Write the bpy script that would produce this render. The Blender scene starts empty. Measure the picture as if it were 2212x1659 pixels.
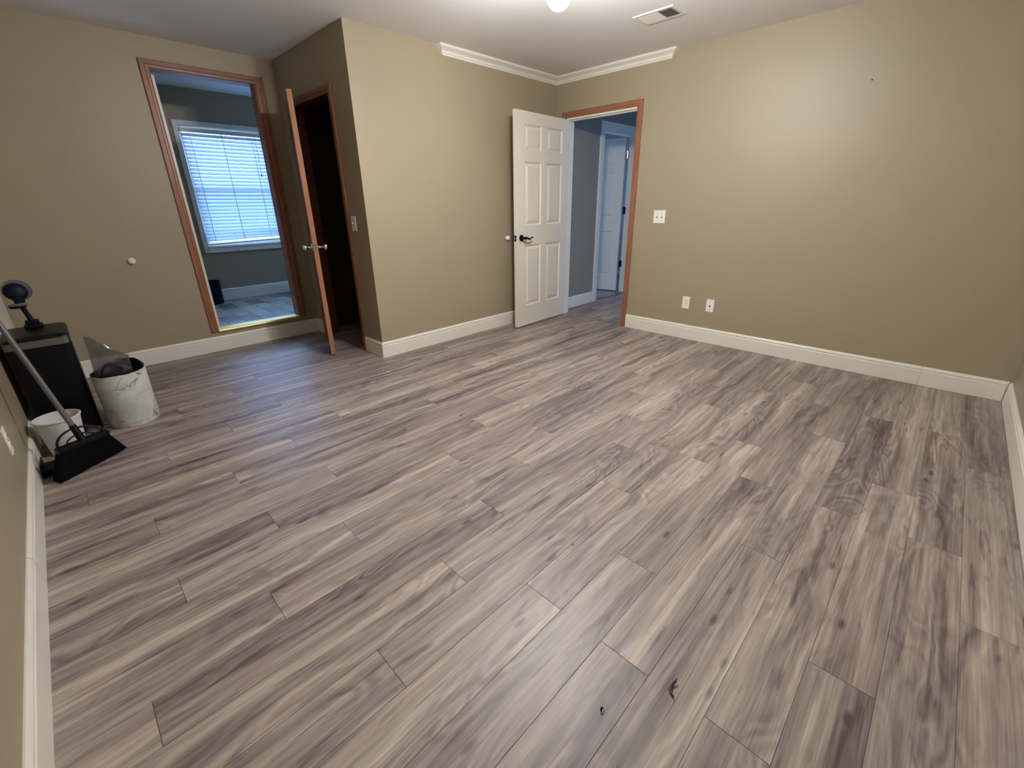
import bpy, bmesh, math, random
from mathutils import Vector, Matrix, noise
C = bpy.context.scene.collection
SC = bpy.context.scene
PI = math.pi
random.seed(7)

# ------------------------------------------------------------------ camera
CAMPOS = Vector((3.3787, -4.11562, 1.25337))
R_ = Vector((0.7169396, 0.6970377, -0.0116615)); U_ = Vector((-0.2470321, 0.2696566, 0.9307312)); F_ = Vector((-0.6518993, 0.6643973, -0.3655182))
cam = bpy.data.cameras.new('camera'); camo = bpy.data.objects.new('camera', cam); C.objects.link(camo)
m = Matrix((( R_.x, U_.x, -F_.x, CAMPOS.x), (R_.y, U_.y, -F_.y, CAMPOS.y), (R_.z, U_.z, -F_.z, CAMPOS.z), (0, 0, 0, 1)))
camo.matrix_world = m
cam.sensor_width = 36; cam.lens = 947.532 / 2212 * 36
cam.shift_x = -5.3076 / 2212; cam.shift_y = -19.204 / 2212
cam.clip_start = 0.02
SC.camera = camo

# ------------------------------------------------------------------ light + exposure
SKY = (0.27, 0.50, 1.0)
SKY_STRENGTH = 14.0
BULB = 345.0
w = bpy.data.worlds.new('daylight'); SC.world = w; w.use_nodes = True
w.node_tree.nodes['Background'].inputs[0].default_value = (*SKY, 1)
w.node_tree.nodes['Background'].inputs[1].default_value = SKY_STRENGTH
def portal(name, loc, rot, sx, sy):
    l = bpy.data.lights.new(name, 'AREA'); l.shape = 'RECTANGLE'; l.size = sx; l.size_y = sy
    l.cycles.is_portal = True
    o = bpy.data.objects.new(name, l); C.objects.link(o); o.location = loc; o.rotation_euler = rot
portal('bathroom_window_portal', (-3.06, -2.33, 1.44), (0, -PI/2, 0), 1.28, 0.92)
portal('added_side_window_portal', (-2.2, -1.24, 1.55), (-PI/2, 0, 0), .8, 1.0)  # serves the added side window, unseen
portal('added_hall_window_portal', (4.06, 1.02, 1.35), (0, PI/2, 0), 1.0, 1.0)  # serves the added hall window, unseen
portal('added_far_window_portal', (-2.66, .85, 1.3), (0, -PI/2, 0), 1.5, 1.3)  # serves the added far room window, unseen
SC.view_settings.view_transform = 'Standard'
SC.view_settings.look = 'None'
SC.view_settings.gamma = 1
SC.view_settings.use_curve_mapping = False
SC.view_settings.exposure = 0.2

# ------------------------------------------------------------------ helpers
class MB:
    def __init__(s): s.v = []; s.f = []; s.sm = []
    def add(s, vs, fs, smooth=False):
        o = len(s.v); s.v += [Vector(q) for q in vs]; s.f += [tuple(i + o for i in g) for g in fs]
        s.sm += [smooth] * len(fs); return s
    def box(s, x0, x1, y0, y1, z0, z1, b=0.0):
        if b <= 0:
            return s.add([(x, y, z) for x in (x0, x1) for y in (y0, y1) for z in (z0, z1)],
                  [(0, 1, 3, 2), (4, 6, 7, 5), (0, 4, 5, 1), (2, 3, 7, 6), (0, 2, 6, 4), (1, 5, 7, 3)])
        bm = bmesh.new(); bmesh.ops.create_cube(bm, size=1)
        for v in bm.verts: v.co = Vector(((x0 + x1) / 2 + v.co.x * (x1 - x0), (y0 + y1) / 2 + v.co.y * (y1 - y0), (z0 + z1) / 2 + v.co.z * (z1 - z0)))
        bmesh.ops.bevel(bm, geom=bm.edges[:], offset=b, segments=2, affect='EDGES', profile=0.6)
        return s.bm(bm)
    def bm(s, bm, smooth=False):
        bm.verts.index_update()
        s.add([v.co.copy() for v in bm.verts], [tuple(v.index for v in f.verts) for f in bm.faces], smooth); bm.free(); return s
    def xf(s, M): s.v = [M @ q for q in s.v]; return s
    def obox(s, M, sx, sy, sz, b=0.0):   # box centred on frame M
        t = MB().box(-sx/2, sx/2, -sy/2, sy/2, -sz/2, sz/2, b).xf(M); return s.add(t.v, t.f)
    def sweep(s, path, prof, closed=False):
        """path: list of (origin, dirA, dirB); prof: (a,b) pairs; closed profile loop"""
        n = len(prof); vs = []
        for o, A, B in path:
            for a, b in prof: vs.append(Vector(o) + Vector(A) * a + Vector(B) * b)
        fs = []
        for k in range(len(path) - 1):
            for i in range(n):
                j = (i + 1) % n; fs.append((k*n + i, k*n + j, (k+1)*n + j, (k+1)*n + i))
        fs.append(tuple(range(n - 1, -1, -1))); fs.append(tuple(range((len(path) - 1) * n, len(path) * n)))
        return s.add(vs, fs)
    def tube(s, pts, r, n=10, cap=True):
        pts = [Vector(q) for q in pts]; rs = r if isinstance(r, (list, tuple)) else [r] * len(pts)
        vs = []; fs = []; prev = None
        for i, q in enumerate(pts):
            t = (pts[min(i + 1, len(pts) - 1)] - pts[max(i - 1, 0)]).normalized()
            if prev is None: a = t.orthogonal().normalized()
            else: a = (prev - t * prev.dot(t)).normalized()
            prev = a; b = t.cross(a)
            vs += [q + (a * math.cos(k * 2*PI/n) + b * math.sin(k * 2*PI/n)) * rs[i] for k in range(n)]
        for i in range(len(pts) - 1):
            for k in range(n): fs.append((i*n + k, i*n + (k+1) % n, (i+1)*n + (k+1) % n, (i+1)*n + k))
        if cap: fs += [tuple(range(n - 1, -1, -1)), tuple(range((len(pts) - 1) * n, len(pts) * n))]
        return s.add(vs, fs, True)
    def lathe(s, prof, M=Matrix(), n=32, cap=(False, False)):
        vs = [M @ Vector((r * math.cos(k*2*PI/n), r * math.sin(k*2*PI/n), z)) for r, z in prof for k in range(n)]
        fs = [(i*n + k, i*n + (k+1) % n, (i+1)*n + (k+1) % n, (i+1)*n + k) for i in range(len(prof) - 1) for k in range(n)]
        if cap[0]: fs.append(tuple(range(n - 1, -1, -1)))
        if cap[1]: fs.append(tuple(range((len(prof) - 1) * n, len(prof) * n)))
        return s.add(vs, fs, True)
    def build(s, name, mat, parent=None, label=None, smooth=None):
        off = Vector((0, 0, 0)); q = parent
        if parent is not None:
            while q is not None: off += q.location; q = q.parent
        else:
            xs = [v.x for v in s.v]; ys = [v.y for v in s.v]; zs = [v.z for v in s.v]
            off = Vector(((min(xs) + max(xs)) / 2, (min(ys) + max(ys)) / 2, min(zs)))
        me = bpy.data.meshes.new(name); me.from_pydata([v - off for v in s.v], [], s.f); me.update()
        bm = bmesh.new(); bm.from_mesh(me); bmesh.ops.recalc_face_normals(bm, faces=bm.faces[:]); bm.to_mesh(me); bm.free()
        for i, po in enumerate(me.polygons): po.use_smooth = s.sm[i] if smooth is None else smooth
        if any(s.sm) and smooth is None or smooth: me.set_sharp_from_angle(angle=R(38))
        me.materials.append(mat)
        o = bpy.data.objects.new(name, me); C.objects.link(o)
        if parent is not None: o.parent = parent
        else: o.location = off
        if label: o['label'] = label
        return o
R = math.radians
def tag(o, label, cat, group=None, kind=None):
    o['label'] = label; o['category'] = cat
    if group: o['group'] = group
    if kind: o['kind'] = kind
    return o
def thing(name, loc, label, cat, group=None, kind=None):
    o = bpy.data.objects.new(name, None); C.objects.link(o); o.location = loc; o.empty_display_size = .1
    return tag(o, label, cat, group, kind)
def frame(o, z, x=None):   # matrix at o with local z axis along z
    z = Vector(z).normalized(); x = Vector(x) if x is not None else z.orthogonal()
    x = (x - z * x.dot(z)).normalized(); y = z.cross(x)
    M = Matrix((x, y, z)).transposed().to_4x4(); M.translation = Vector(o); return M

# ------------------------------------------------------------------ materials
class NT:
    def __init__(s, name):
        s.m = bpy.data.materials.new(name); s.m.use_nodes = True; s.t = s.m.node_tree; s.t.nodes.clear()
        s.out = s.n('ShaderNodeOutputMaterial'); s.p = s.n('ShaderNodeBsdfPrincipled'); s.l(s.p.outputs[0], s.out.inputs[0])
    def n(s, k, **kw):
        q = s.t.nodes.new(k)
        for a, b in kw.items(): setattr(q, a, b)
        return q
    def l(s, a, b): s.t.links.new(a, b)
    def math(s, op, a, b=None, c=None, clamp=False):
        q = s.n('ShaderNodeMath', operation=op); q.use_clamp = clamp
        for i, v in enumerate((a, b, c)):
            if v is None: continue
            if hasattr(v, 'links'): s.l(v, q.inputs[i])
            else: q.inputs[i].default_value = v
        return q.outputs[0]
    def noise(s, vec, scale, detail=2, rough=.5, dist=0, dim='3D', w=None):
        q = s.n('ShaderNodeTexNoise'); q.noise_dimensions = dim
        if vec is not None: s.l(vec, q.inputs['Vector'])
        q.inputs['Scale'].default_value = scale; q.inputs['Detail'].default_value = detail
        q.inputs['Roughness'].default_value = rough; q.inputs['Distortion'].default_value = dist
        if w is not None: s.l(w, q.inputs['W'])
        return q.outputs['Fac']
    def mapping(s, vec, sc=(1, 1, 1), loc=(0, 0, 0)):
        q = s.n('ShaderNodeMapping'); s.l(vec, q.inputs[0]); q.inputs['Scale'].default_value = sc; q.inputs['Location'].default_value = loc
        return q.outputs[0]
    def ramp(s, f, stops, interp='LINEAR'):
        q = s.n('ShaderNodeValToRGB'); s.l(f, q.inputs[0]); e = q.color_ramp.elements; q.color_ramp.interpolation = interp
        while len(e) < len(stops): e.new(.5)
        for i, (pos, c) in enumerate(stops):
            e[i].position = pos; e[i].color = (*c, 1) if isinstance(c, tuple) else (c, c, c, 1)
        return q.outputs[0]
    def mix(s, f, a, b, mode='MIX'):
        q = s.n('ShaderNodeMix', data_type='RGBA', blend_type=mode)
        for i, v in ((0, f), (6, a), (7, b)):
            if hasattr(v, 'links'): s.l(v, q.inputs[i])
            elif i == 0: q.inputs[0].default_value = v
            else: q.inputs[i].default_value = (*v, 1)
        return q.outputs[2]
    def coord(s, k='Object'): return s.n('ShaderNodeTexCoord').outputs[k]
    def set(s, col=None, rough=None, metal=None, spec=None, bump=None, bstr=.1, bdist=.001):
        P = s.p.inputs
        for k, v in (('Base Color', col), ('Roughness', rough), ('Metallic', metal), ('Specular IOR Level', spec)):
            if v is None: continue
            if hasattr(v, 'links'): s.l(v, P[k])
            elif k == 'Base Color': P[k].default_value = (*v, 1)
            else: P[k].default_value = v
        if bump is not None:
            b = s.n('ShaderNodeBump'); b.inputs['Strength'].default_value = bstr; b.inputs['Distance'].default_value = bdist
            s.l(bump, b.inputs['Height']); s.l(b.outputs[0], P['Normal'])
        return s.m
def srgb(r, g, b):
    f = lambda c: ((c / 255 + .055) / 1.055) ** 2.4 if c > 10 else c / 255 / 12.92
    return (f(r), f(g), f(b))

def paint(name, col, rough=.5, tex=True, spec=.4, bs=.12):
    t = NT(name); v = t.coord()
    n1 = t.noise(v, 260, 3, .6); n2 = t.noise(v, 3.0, 3)
    c = t.mix(t.math('MULTIPLY', n2, .5), tuple(x * 1.03 for x in col), tuple(x * .93 for x in col))
    return t.set(c, rough, spec=spec, bump=n1 if tex else None, bstr=bs, bdist=.002)
M_wall = paint('tan_wall_paint', srgb(154, 142, 118), .42, bs=.25)
M_ceil = paint('white_ceiling_paint', srgb(232, 231, 229), .8, bs=.2)
M_white = paint('white_trim_paint', srgb(226, 222, 211), .35, spec=.45, bs=.03)
M_door = paint('white_door_paint', srgb(220, 216, 205), .42, spec=.4, bs=.04)
M_hallwall = paint('grey_hall_paint', srgb(140, 135, 126), .5)
M_closet = paint('shade_darkened_closet_paint', srgb(52, 42, 36), .6)  # closet walls coloured dark to put the unlit interior's shade into the paint
M_dark = NT('dark_subfloor').set(srgb(34, 29, 27), .9)
M_plate = NT('white_plastic').set(srgb(236, 233, 226), .3)
M_slot = NT('dark_slot').set((.01, .01, .01), .6)
M_black = NT('black_plastic').set((.0022, .0024, .0042), .42, spec=.22)
M_blackm = NT('oil_rubbed_black_metal').set((.012, .010, .012), .35, .7)
M_navy = NT('navy_plastic').set((.0018, .0035, .015), .5, spec=.16)
M_steel = NT('brushed_steel').set((.27, .27, .26), .30, 1.0)
M_nickel = NT('satin_nickel').set((.75, .70, .62), .18, 1.0)
M_brass = NT('brass').set((.95, .72, .27), .38, .7)
M_tub = NT('white_tub_plastic').set(srgb(214, 214, 212), .4)

def brown_wood(name, base, dark, axis=2):
    t = NT(name); v = t.coord(); sc = [14, 14, 14]; sc[axis] = 1.0
    mp = t.mapping(v, tuple(sc)); n1 = t.noise(mp, 6, 4, .6, .4); n2 = t.noise(v, 5, 2)
    f = t.math('MULTIPLY_ADD', n2, .35, t.math('MULTIPLY', n1, .75))
    c = t.ramp(f, [(.3, dark), (.7, base)])
    return t.set(c, .38, spec=.4, bump=n1, bstr=.06)
M_casing = brown_wood('stained_brown_wood', srgb(150, 100, 74), srgb(118, 74, 54))
M_casing_h = brown_wood('stained_brown_wood_level', srgb(150, 100, 74), srgb(118, 74, 54), 0)
M_casing_y = brown_wood('stained_brown_wood_across', srgb(138, 90, 70), srgb(106, 66, 50), 1)
M_slabedge = brown_wood('raw_door_wood', srgb(170, 118, 84), srgb(144, 94, 66))
M_slab = brown_wood('dark_stained_door_wood', srgb(112, 68, 50), srgb(82, 48, 36))

def make_plank_mat():
    t = NT('grey_brown_laminate')
    oi = t.n('ShaderNodeObjectInfo'); sep = t.n('ShaderNodeSeparateColor'); t.l(oi.outputs['Color'], sep.inputs[0])
    seed, tone, flip = sep.outputs[0], sep.outputs[1], sep.outputs[2]
    co = t.n('ShaderNodeSeparateXYZ'); t.l(t.coord(), co.inputs[0])
    x, y = co.outputs[0], co.outputs[1]
    def vec(kx, ky, off):
        q = t.n('ShaderNodeCombineXYZ'); t.l(t.math('MULTIPLY', x, kx), q.inputs[0]); t.l(t.math('MULTIPLY', y, ky), q.inputs[1])
        t.l(t.math('MULTIPLY_ADD', seed, 97.0, off), q.inputs[2]); return q.outputs[0]
    # contour field: cathedral arches and swirls
    h = t.noise(vec(5.2, 1.6, 0), 1.0, 2.2, .5, .9)
    rings = t.math('SINE', t.math('MULTIPLY', h, 66.0))
    rings = t.math('MULTIPLY_ADD', rings, .5, .5)
    ringamt = t.noise(vec(7, 1.6, 31), 1.0, 2)          # where the figure shows
    ringamt = t.math('MULTIPLY', t.math('SUBTRACT', ringamt, .44, clamp=True), 4.2, clamp=True)
    # broad light/dark boards of sapwood along the grain, wandering
    wob = t.noise(vec(3, 2.6, 11), 1.0, 3)
    q = t.n('ShaderNodeCombineXYZ')
    t.l(t.math('MULTIPLY', t.math('MULTIPLY_ADD', wob, .14, x), 16.0), q.inputs[0]); t.l(t.math('MULTIPLY', y, .55), q.inputs[1]); t.l(t.math('MULTIPLY_ADD', seed, 53.0, 5.0), q.inputs[2])
    band = t.noise(q.outputs[0], 1.0, 3, .55)
    # fine fibre streaks
    fib = t.noise(vec(190, 3.2, 3), 1.0, 3, .65)
    fib2 = t.noise(vec(60, 1.5, 8), 1.0, 3, .6)
    # dark mineral streaks
    st = t.noise(vec(30, 2.4, 71), 1.0, 3, .6, .9)
    streak = t.ramp(st, [(.60, 0.0), (.72, 1.0)])
    # knots
    kv = t.n('ShaderNodeTexVoronoi'); t.l(vec(9, 3.2, 19), kv.inputs['Vector']); kv.inputs['Scale'].default_value = 1.0
    kd = kv.outputs['Distance']; kn = t.ramp(kd, [(.035, 1.0), (.11, 0.0)])
    v = t.math('MULTIPLY_ADD', band, 1.0, -.05)
    v = t.math('ADD', v, t.math('MULTIPLY_ADD', tone, .12, -.06))
    v = t.math('ADD', v, t.math('MULTIPLY', t.math('SUBTRACT', fib, .5), .42))
    v = t.math('ADD', v, t.math('MULTIPLY', t.math('SUBTRACT', fib2, .5), .50))
    v = t.math('SUBTRACT', v, t.math('MULTIPLY', t.math('MULTIPLY', rings, ringamt), .19))
    v = t.math('SUBTRACT', v, t.math('MULTIPLY', streak, .26))
    v = t.math('SUBTRACT', v, t.math('MULTIPLY', kn, .30))
    col = t.ramp(v, [(.06, srgb(74, 65, 64)), (.28, srgb(112, 101, 98)), (.45, srgb(142, 130, 123)), (.60, srgb(168, 156, 146)), (.84, srgb(209, 197, 182))])
    hue = t.noise(vec(5, .8, 43), 1.0, 2)
    col = t.mix(t.math('MULTIPLY', t.math('SUBTRACT', hue, .45, clamp=True), 1.6, clamp=True), col, t.mix(1.0, col, (1.06, .965, .93), 'MULTIPLY'))
    rg = t.math('MULTIPLY_ADD', fib2, .12, .36)
    return t.set(col, rg, spec=.40, bump=t.math('ADD', fib, t.math('MULTIPLY', streak, -.6)), bstr=.10, bdist=.0008)
M_plank = make_plank_mat()

def make_tile_mat():
    t = NT('slate_vinyl_tile'); oi = t.n('ShaderNodeObjectInfo'); v = t.coord()
    n = t.noise(v, 14, 4, .6); f = t.math('MULTIPLY_ADD', n, .5, t.math('MULTIPLY', oi.outputs['Random'], .6))
    return t.set(t.ramp(f, [(.2, srgb(96, 88, 78)), (.5, srgb(128, 122, 108)), (.85, srgb(165, 156, 140))]), .35)
M_tile = make_tile_mat()
M_grout = NT('dark_grout').set(srgb(70, 66, 60), .8)

def make_marble():
    t = NT('white_marble_print'); v = t.coord()
    mp = t.mapping(v, (1, 1, 2.4)); d = t.noise(mp, 4.2, 6, .60, 1.3)
    vein = t.math('ABSOLUTE', t.math('SUBTRACT', d, .5))
    a = t.ramp(vein, [(.004, 1.0), (.014, 0.0)])
    msk = t.ramp(t.noise(v, 9, 2), [(.47, 0.0), (.56, 1.0)])
    f = t.math('MULTIPLY', a, msk)
    cl = t.ramp(t.noise(v, 12, 4), [(.35, srgb(188, 189, 187)), (.6, srgb(206, 207, 204))])
    return t.set(t.mix(t.math('MULTIPLY', f, .8), cl, srgb(58, 54, 52)), .35)
M_marble = make_marble()

t = NT('translucent_blind_vinyl'); t.t.nodes.remove(t.p)
d = t.n('ShaderNodeBsdfDiffuse'); d.inputs[0].default_value = (.82, .84, .86, 1)
tr = t.n('ShaderNodeBsdfTranslucent'); tr.inputs[0].default_value = (.33, .36, .40, 1)
mx = t.n('ShaderNodeMixShader'); mx.inputs[0].default_value = .28
t.l(d.outputs[0], mx.inputs[1]); t.l(tr.outputs[0], mx.inputs[2]); t.l(mx.outputs[0], t.out.inputs[0]); M_blind = t.m
t = NT('window_glass'); t.t.nodes.remove(t.p)
g = t.n('ShaderNodeBsdfGlossy'); g.inputs['Roughness'].default_value = .02; tp = t.n('ShaderNodeBsdfTransparent'); tp.inputs[0].default_value = (.95, .97, .97, 1)
mx = t.n('ShaderNodeMixShader'); mx.inputs[0].default_value = .06
t.l(tp.outputs[0], mx.inputs[1]); t.l(g.outputs[0], mx.inputs[2]); t.l(mx.outputs[0], t.out.inputs[0]); M_glass = t.m
t = NT('clear_plastic_film'); t.t.nodes.remove(t.p)
g = t.n('ShaderNodeBsdfGlossy'); g.inputs['Roughness'].default_value = .18; tp = t.n('ShaderNodeBsdfTransparent'); tp.inputs[0].default_value = (.80, .80, .80, 1)
df = t.n('ShaderNodeBsdfTranslucent'); df.inputs[0].default_value = (.45, .46, .45, 1)
mx = t.n('ShaderNodeMixShader'); mx.inputs[0].default_value = .16; mx2 = t.n('ShaderNodeMixShader'); mx2.inputs[0].default_value = .40
t.l(tp.outputs[0], mx.inputs[1]); t.l(g.outputs[0], mx.inputs[2]); t.l(mx.outputs[0], mx2.inputs[1]); t.l(df.outputs[0], mx2.inputs[2]); t.l(mx2.outputs[0], t.out.inputs[0]); M_film = t.m
t = NT('lit_bulb_glass'); t.t.nodes.remove(t.p)
e = t.n('ShaderNodeEmission'); e.inputs[0].default_value = (1.0, .985, .975, 1); e.inputs[1].default_value = BULB
t.l(e.outputs[0], t.out.inputs[0]); M_bulb = t.m
def make_bristle():
    t = NT('black_bristles'); n = t.noise(t.mapping(t.coord(), (160, 160, 6)), 1, 2)
    return t.set(t.ramp(n, [(.3, (.0012, .0012, .002)), (.8, (.006, .0055, .007))]), .9, spec=.08, bump=n, bstr=.8, bdist=.004)
M_bristle = make_bristle()
M_handle = NT('grey_painted_tube').set(srgb(94, 92, 92), .4)
M_liner = NT('black_bin_liner').set((.002, .002, .006), .35, spec=.3)

# ------------------------------------------------------------------ the shell
H = 2.439; A = 2.306; B = 1.327; CC = 4.4545; D = 3.8516
HX = 0.01           # hall left wall face
def struct(mb, name, mat, label, cat):
    return tag(mb.build(name, mat), label, cat, kind='structure')
TK = .114
m = MB(); m.box(-.11, .131, 0, TK, 0, H); m.box(.989, 4.0, 0, TK, 0, H); m.box(.131, .989, 0, TK, 2.064, H)
struct(m, 'wall_right', M_wall, 'tan painted wall with the white door opening, switch and two outlets', 'wall')
m = MB(); m.box(-TK, 0, -A + TK, -.0005, 0, H)
struct(m, 'wall_middle', M_wall, 'brightly lit tan wall between closet corner and white door', 'wall')
CO0, CO1 = -1.118, -.337      # closet opening
m = MB(); m.box(-B, CO0, -A, -A + TK, 0, H); m.box(CO1, 0, -A, -A + TK, 0, H); m.box(CO0, CO1, -A, -A + TK, 2.054, H)
struct(m, 'wall_closet', M_wall, 'shaded tan return wall around the dark closet doorway', 'wall')
BY0, BY1 = -3.222, -2.480     # bathroom opening
m = MB(); m.box(-B - TK, -B, -CC - .1, BY0, 0, H); m.box(-B - TK, -B, BY1, -A + TK, 0, H); m.box(-B - TK, -B, BY0, BY1, 2.238, H); m.box(-B - TK, -B, BY0, BY1, 0, .165)
struct(m, 'wall_left', M_wall, 'dim tan wall around the raised bathroom doorway', 'wall')
m = MB(); m.box(-B, D + .1, -CC - TK, -CC, 0, H)
struct(m, 'wall_near', M_wall, 'tan wall at the left picture edge behind the broom', 'wall')
m = MB(); m.box(D, D + TK, -CC, 0, 0, H)
struct(m, 'wall_end', M_wall, 'tan wall at the right picture edge', 'wall')
m = MB(); m.box(-B - TK, D + TK, -CC - TK, 0, H, H + .1)
struct(m, 'ceiling', M_ceil, 'white textured ceiling over the bedroom', 'ceiling')
# closet interior
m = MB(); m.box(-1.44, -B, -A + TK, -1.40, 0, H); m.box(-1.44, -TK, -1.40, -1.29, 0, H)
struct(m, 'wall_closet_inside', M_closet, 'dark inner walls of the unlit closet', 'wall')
m = MB(); m.box(-1.44, 0, -A + TK, -1.29, H, H + .05)
# bathroom
BX = -2.945; BZ = .178
m = MB(); WY0, WY1, WZ0, WZ1 = -2.790, -1.885, .806, 2.078
m.box(BX - .12, BX, -4.0, WY0, 0, H); m.box(BX - .12, BX, WY1, -1.3, 0, H); m.box(BX - .12, BX, WY0, WY1, WZ1, H); m.box(BX - .12, BX, WY0, WY1, 0, WZ0)
struct(m, 'wall_bathroom_window', M_wall, 'bathroom wall holding the window with white blinds', 'wall')
m = MB(); m.box(BX, -B - TK, -4.1, -4.0, 0, H); m.box(BX, -2.6, -1.4, -1.3, 0, H); m.box(-1.8, -B - TK, -1.4, -1.3, 0, H); m.box(-2.6, -1.8, -1.4, -1.3, 0, 1.05); m.box(-2.6, -1.8, -1.4, -1.3, 2.05, H)
struct(m, 'wall_bathroom_side', M_wall, 'bathroom side walls beyond the raised doorway', 'wall')
m = MB(); m.box(BX - .12, -B - TK, -4.1, -1.3, H, H + .1)
struct(m, 'ceiling_bathroom', M_ceil, 'white bathroom ceiling lit blue by the window', 'ceiling')
# hall and the room beyond it
m = MB(); m.box(HX - TK, HX, TK, .90, 0, H); m.box(HX - TK, HX, 1.70, 2.3, 0, H); m.box(HX - TK, HX, .90, 1.70, 2.06, H)
struct(m, 'wall_hall_left', M_hallwall, 'grey hall wall seen through the white doorway', 'wall')
m = MB(); m.box(HX, 4.1, 2.2, 2.3, 0, H)
m.box(4.0, 4.1, TK, .52, 0, H); m.box(4.0, 4.1, 1.52, 2.2, 0, H); m.box(4.0, 4.1, .52, 1.52, 0, .85); m.box(4.0, 4.1, .52, 1.52, 1.85, H)
struct(m, 'wall_hall_far', M_hallwall, 'grey far walls of the hall', 'wall')
m = MB(); m.box(HX - TK, 4.1, .0, 2.3, H, H + .1)
struct(m, 'ceiling_hall', M_ceil, 'hall ceiling', 'ceiling')
m = MB(); m.box(-2.6, -2.5, .12, .2, 0, H); m.box(-2.6, -2.5, 1.5, 3.2, 0, H); m.box(-2.6, -2.5, .2, 1.5, 0, .55); m.box(-2.6, -2.5, .2, 1.5, 2.05, H); m.box(-2.5, HX - TK, 3.1, 3.2, 0, H); m.box(-2.5, HX - TK, -.02, .12, 0, H); m.box(HX - TK, HX, 2.3, 3.1, 0, H); m.box(-2.5, HX - TK, .12, 3.1, H, H + .1)
struct(m, 'wall_far_room', M_hallwall, 'walls of the dark room beyond the hall', 'wall')

# ------------------------------------------------------------------ floors
m = MB(); m.box(-B - TK, D + TK, -CC - TK, 0.0, -.08, -.012); m.box(-2.6, 4.1, 0.0, 3.2, -.08, -.012)
floor = tag(m.build('floor', M_dark), 'grey brown wood look laminate plank floor', 'floor', kind='structure')
PW = .1568; PX = 3.521; PL = 1.197
rowy = {-3: -2.75, -2: -2.412, -1: -2.042, 0: -2.892, 1: -3.249, 2: -2.532, 3: -3.256, 4: -2.904, 5: -3.254, 6: -3.748, 7: -3.396, 8: -3.053,
        9: -3.899, 10: -3.556, 11: -2.912, 12: -3.755, 13: -3.42, 14: -2.913, 15: -3.77, 16: -3.431, 17: -3.102, 18: -2.767, 19: -3.634,
        20: -3.295, 21: -2.95, 22: -3.80, 23: -3.46, 24: -3.246, 25: -2.90, 26: -3.76, 27: -3.42, 28: -3.08, 29: -3.93, 30: -3.59, 31: -3.25}
pcache = {}
def plank_mesh(wx, wy):
    k = (round(wx, 4), round(wy, 4))
    if k in pcache: return pcache[k]
    g = .00035; b = .0007; hx, hy = wx / 2 - g, wy / 2 - g * 1.4
    zs = [(-.011, 0), (-b, 0), (0, b)]
    vs = []
    for z, i in zs: vs += [(-hx + i, -hy + i, z), (hx - i, -hy + i, z), (hx - i, hy - i, z), (-hx + i, hy - i, z)]
    fs = [(8, 9, 10, 11)]
    for k2 in (0, 4):
        for i in range(4): j = (i + 1) % 4; fs.append((k2 + i, k2 + j, k2 + 4 + j, k2 + 4 + i))
    me = bpy.data.meshes.new('plank'); me.from_pydata(vs, [], fs); me.update(); me.materials.append(M_plank)
    pcache[k] = me; return me
rp = random.Random(11)
def put_plank(x0, x1, y0, y1, full0=None, full1=None):
    if x1 - x0 < .012 or y1 - y0 < .02: return
    # clipped boards share the texture frame of a board centred on their own middle
    o = bpy.data.objects.new('plank', plank_mesh(x1 - x0, y1 - y0)); C.objects.link(o); o.parent = floor
    o.location = Vector(((x0 + x1) / 2, (y0 + y1) / 2, 0)) - floor.location
    o.color = (rp.random(), rp.random(), rp.random(), 1)
def lay(x0, x1, y0, y1, rowjoint):
    for i in range(-4, 34):
        hi = PX - i * PW; lo = hi - PW
        a, b = max(lo, x0), min(hi, x1)
        if b - a < .01: continue
        yj = rowjoint(i); n = math.floor((y0 - yj) / PL); s_ = yj + n * PL
        while s_ < y1:
            put_plank(a, b, max(s_, y0), min(s_ + PL, y1)); s_ += PL
lay(0, D, -CC, 0, lambda i: rowy.get(i, -3.0))
lay(-B, 0, -CC, -A, lambda i: rowy.get(i, -3.0))
lay(CO0 + .02, CO1 - .02, -A, -A + TK, lambda i: rowy.get(i, -3.0) + .6)
lay(-B, -TK, -A + TK, -1.40, lambda i: rowy.get(i, -3.0) + .6)
lay(.15, .97, .003, TK, lambda i: .003)
lay(HX, 2.2, TK, 2.2, lambda i: .114 - (i * .341 % PL))
lay(-1.3, HX - TK, .12, 3.1, lambda i: .12 - (i * .45 % PL))
m = MB(); m.box(HX - TK, HX, .92, 1.68, -.01, .006, .002)
tag(m.build('threshold_strip', M_steel), 'thin pale floor strip across the far hall doorway', 'threshold')
# bathroom tiles
m = MB(); m.box(BX, -B - TK, -4.0, -1.4, 0, BZ - .008)
bf = tag(m.build('floor_bathroom', M_grout), 'raised bathroom floor of mixed slate look tiles', 'floor', kind='structure')
rt = random.Random(5); y = -3.98; r_ = 0
tc = {}
while y < -1.42:
    x = BX + .004 - (r_ % 2) * .0
    while x < -B - TK - .02:
        wx = rt.choice((.152, .305, .305, .228)); x1 = min(x + wx, -B - TK - .003)
        if x1 - x > .02:
            k = round(x1 - x, 3)
            if k not in tc:
                t_ = MB(); t_.box(-k/2 + .0015, k/2 - .0015, -.0745, .0745, -.010, 0, .0012)
                me = bpy.data.meshes.new('tile'); me.from_pydata(t_.v, [], t_.f); me.materials.append(M_tile); tc[k] = me
            o = bpy.data.objects.new('tile', tc[k]); C.objects.link(o); o.parent = bf
            o.location = Vector(((x + x1) / 2, y + .076, BZ)) - bf.location
        x = x1
    y += .152; r_ += 1

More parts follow.
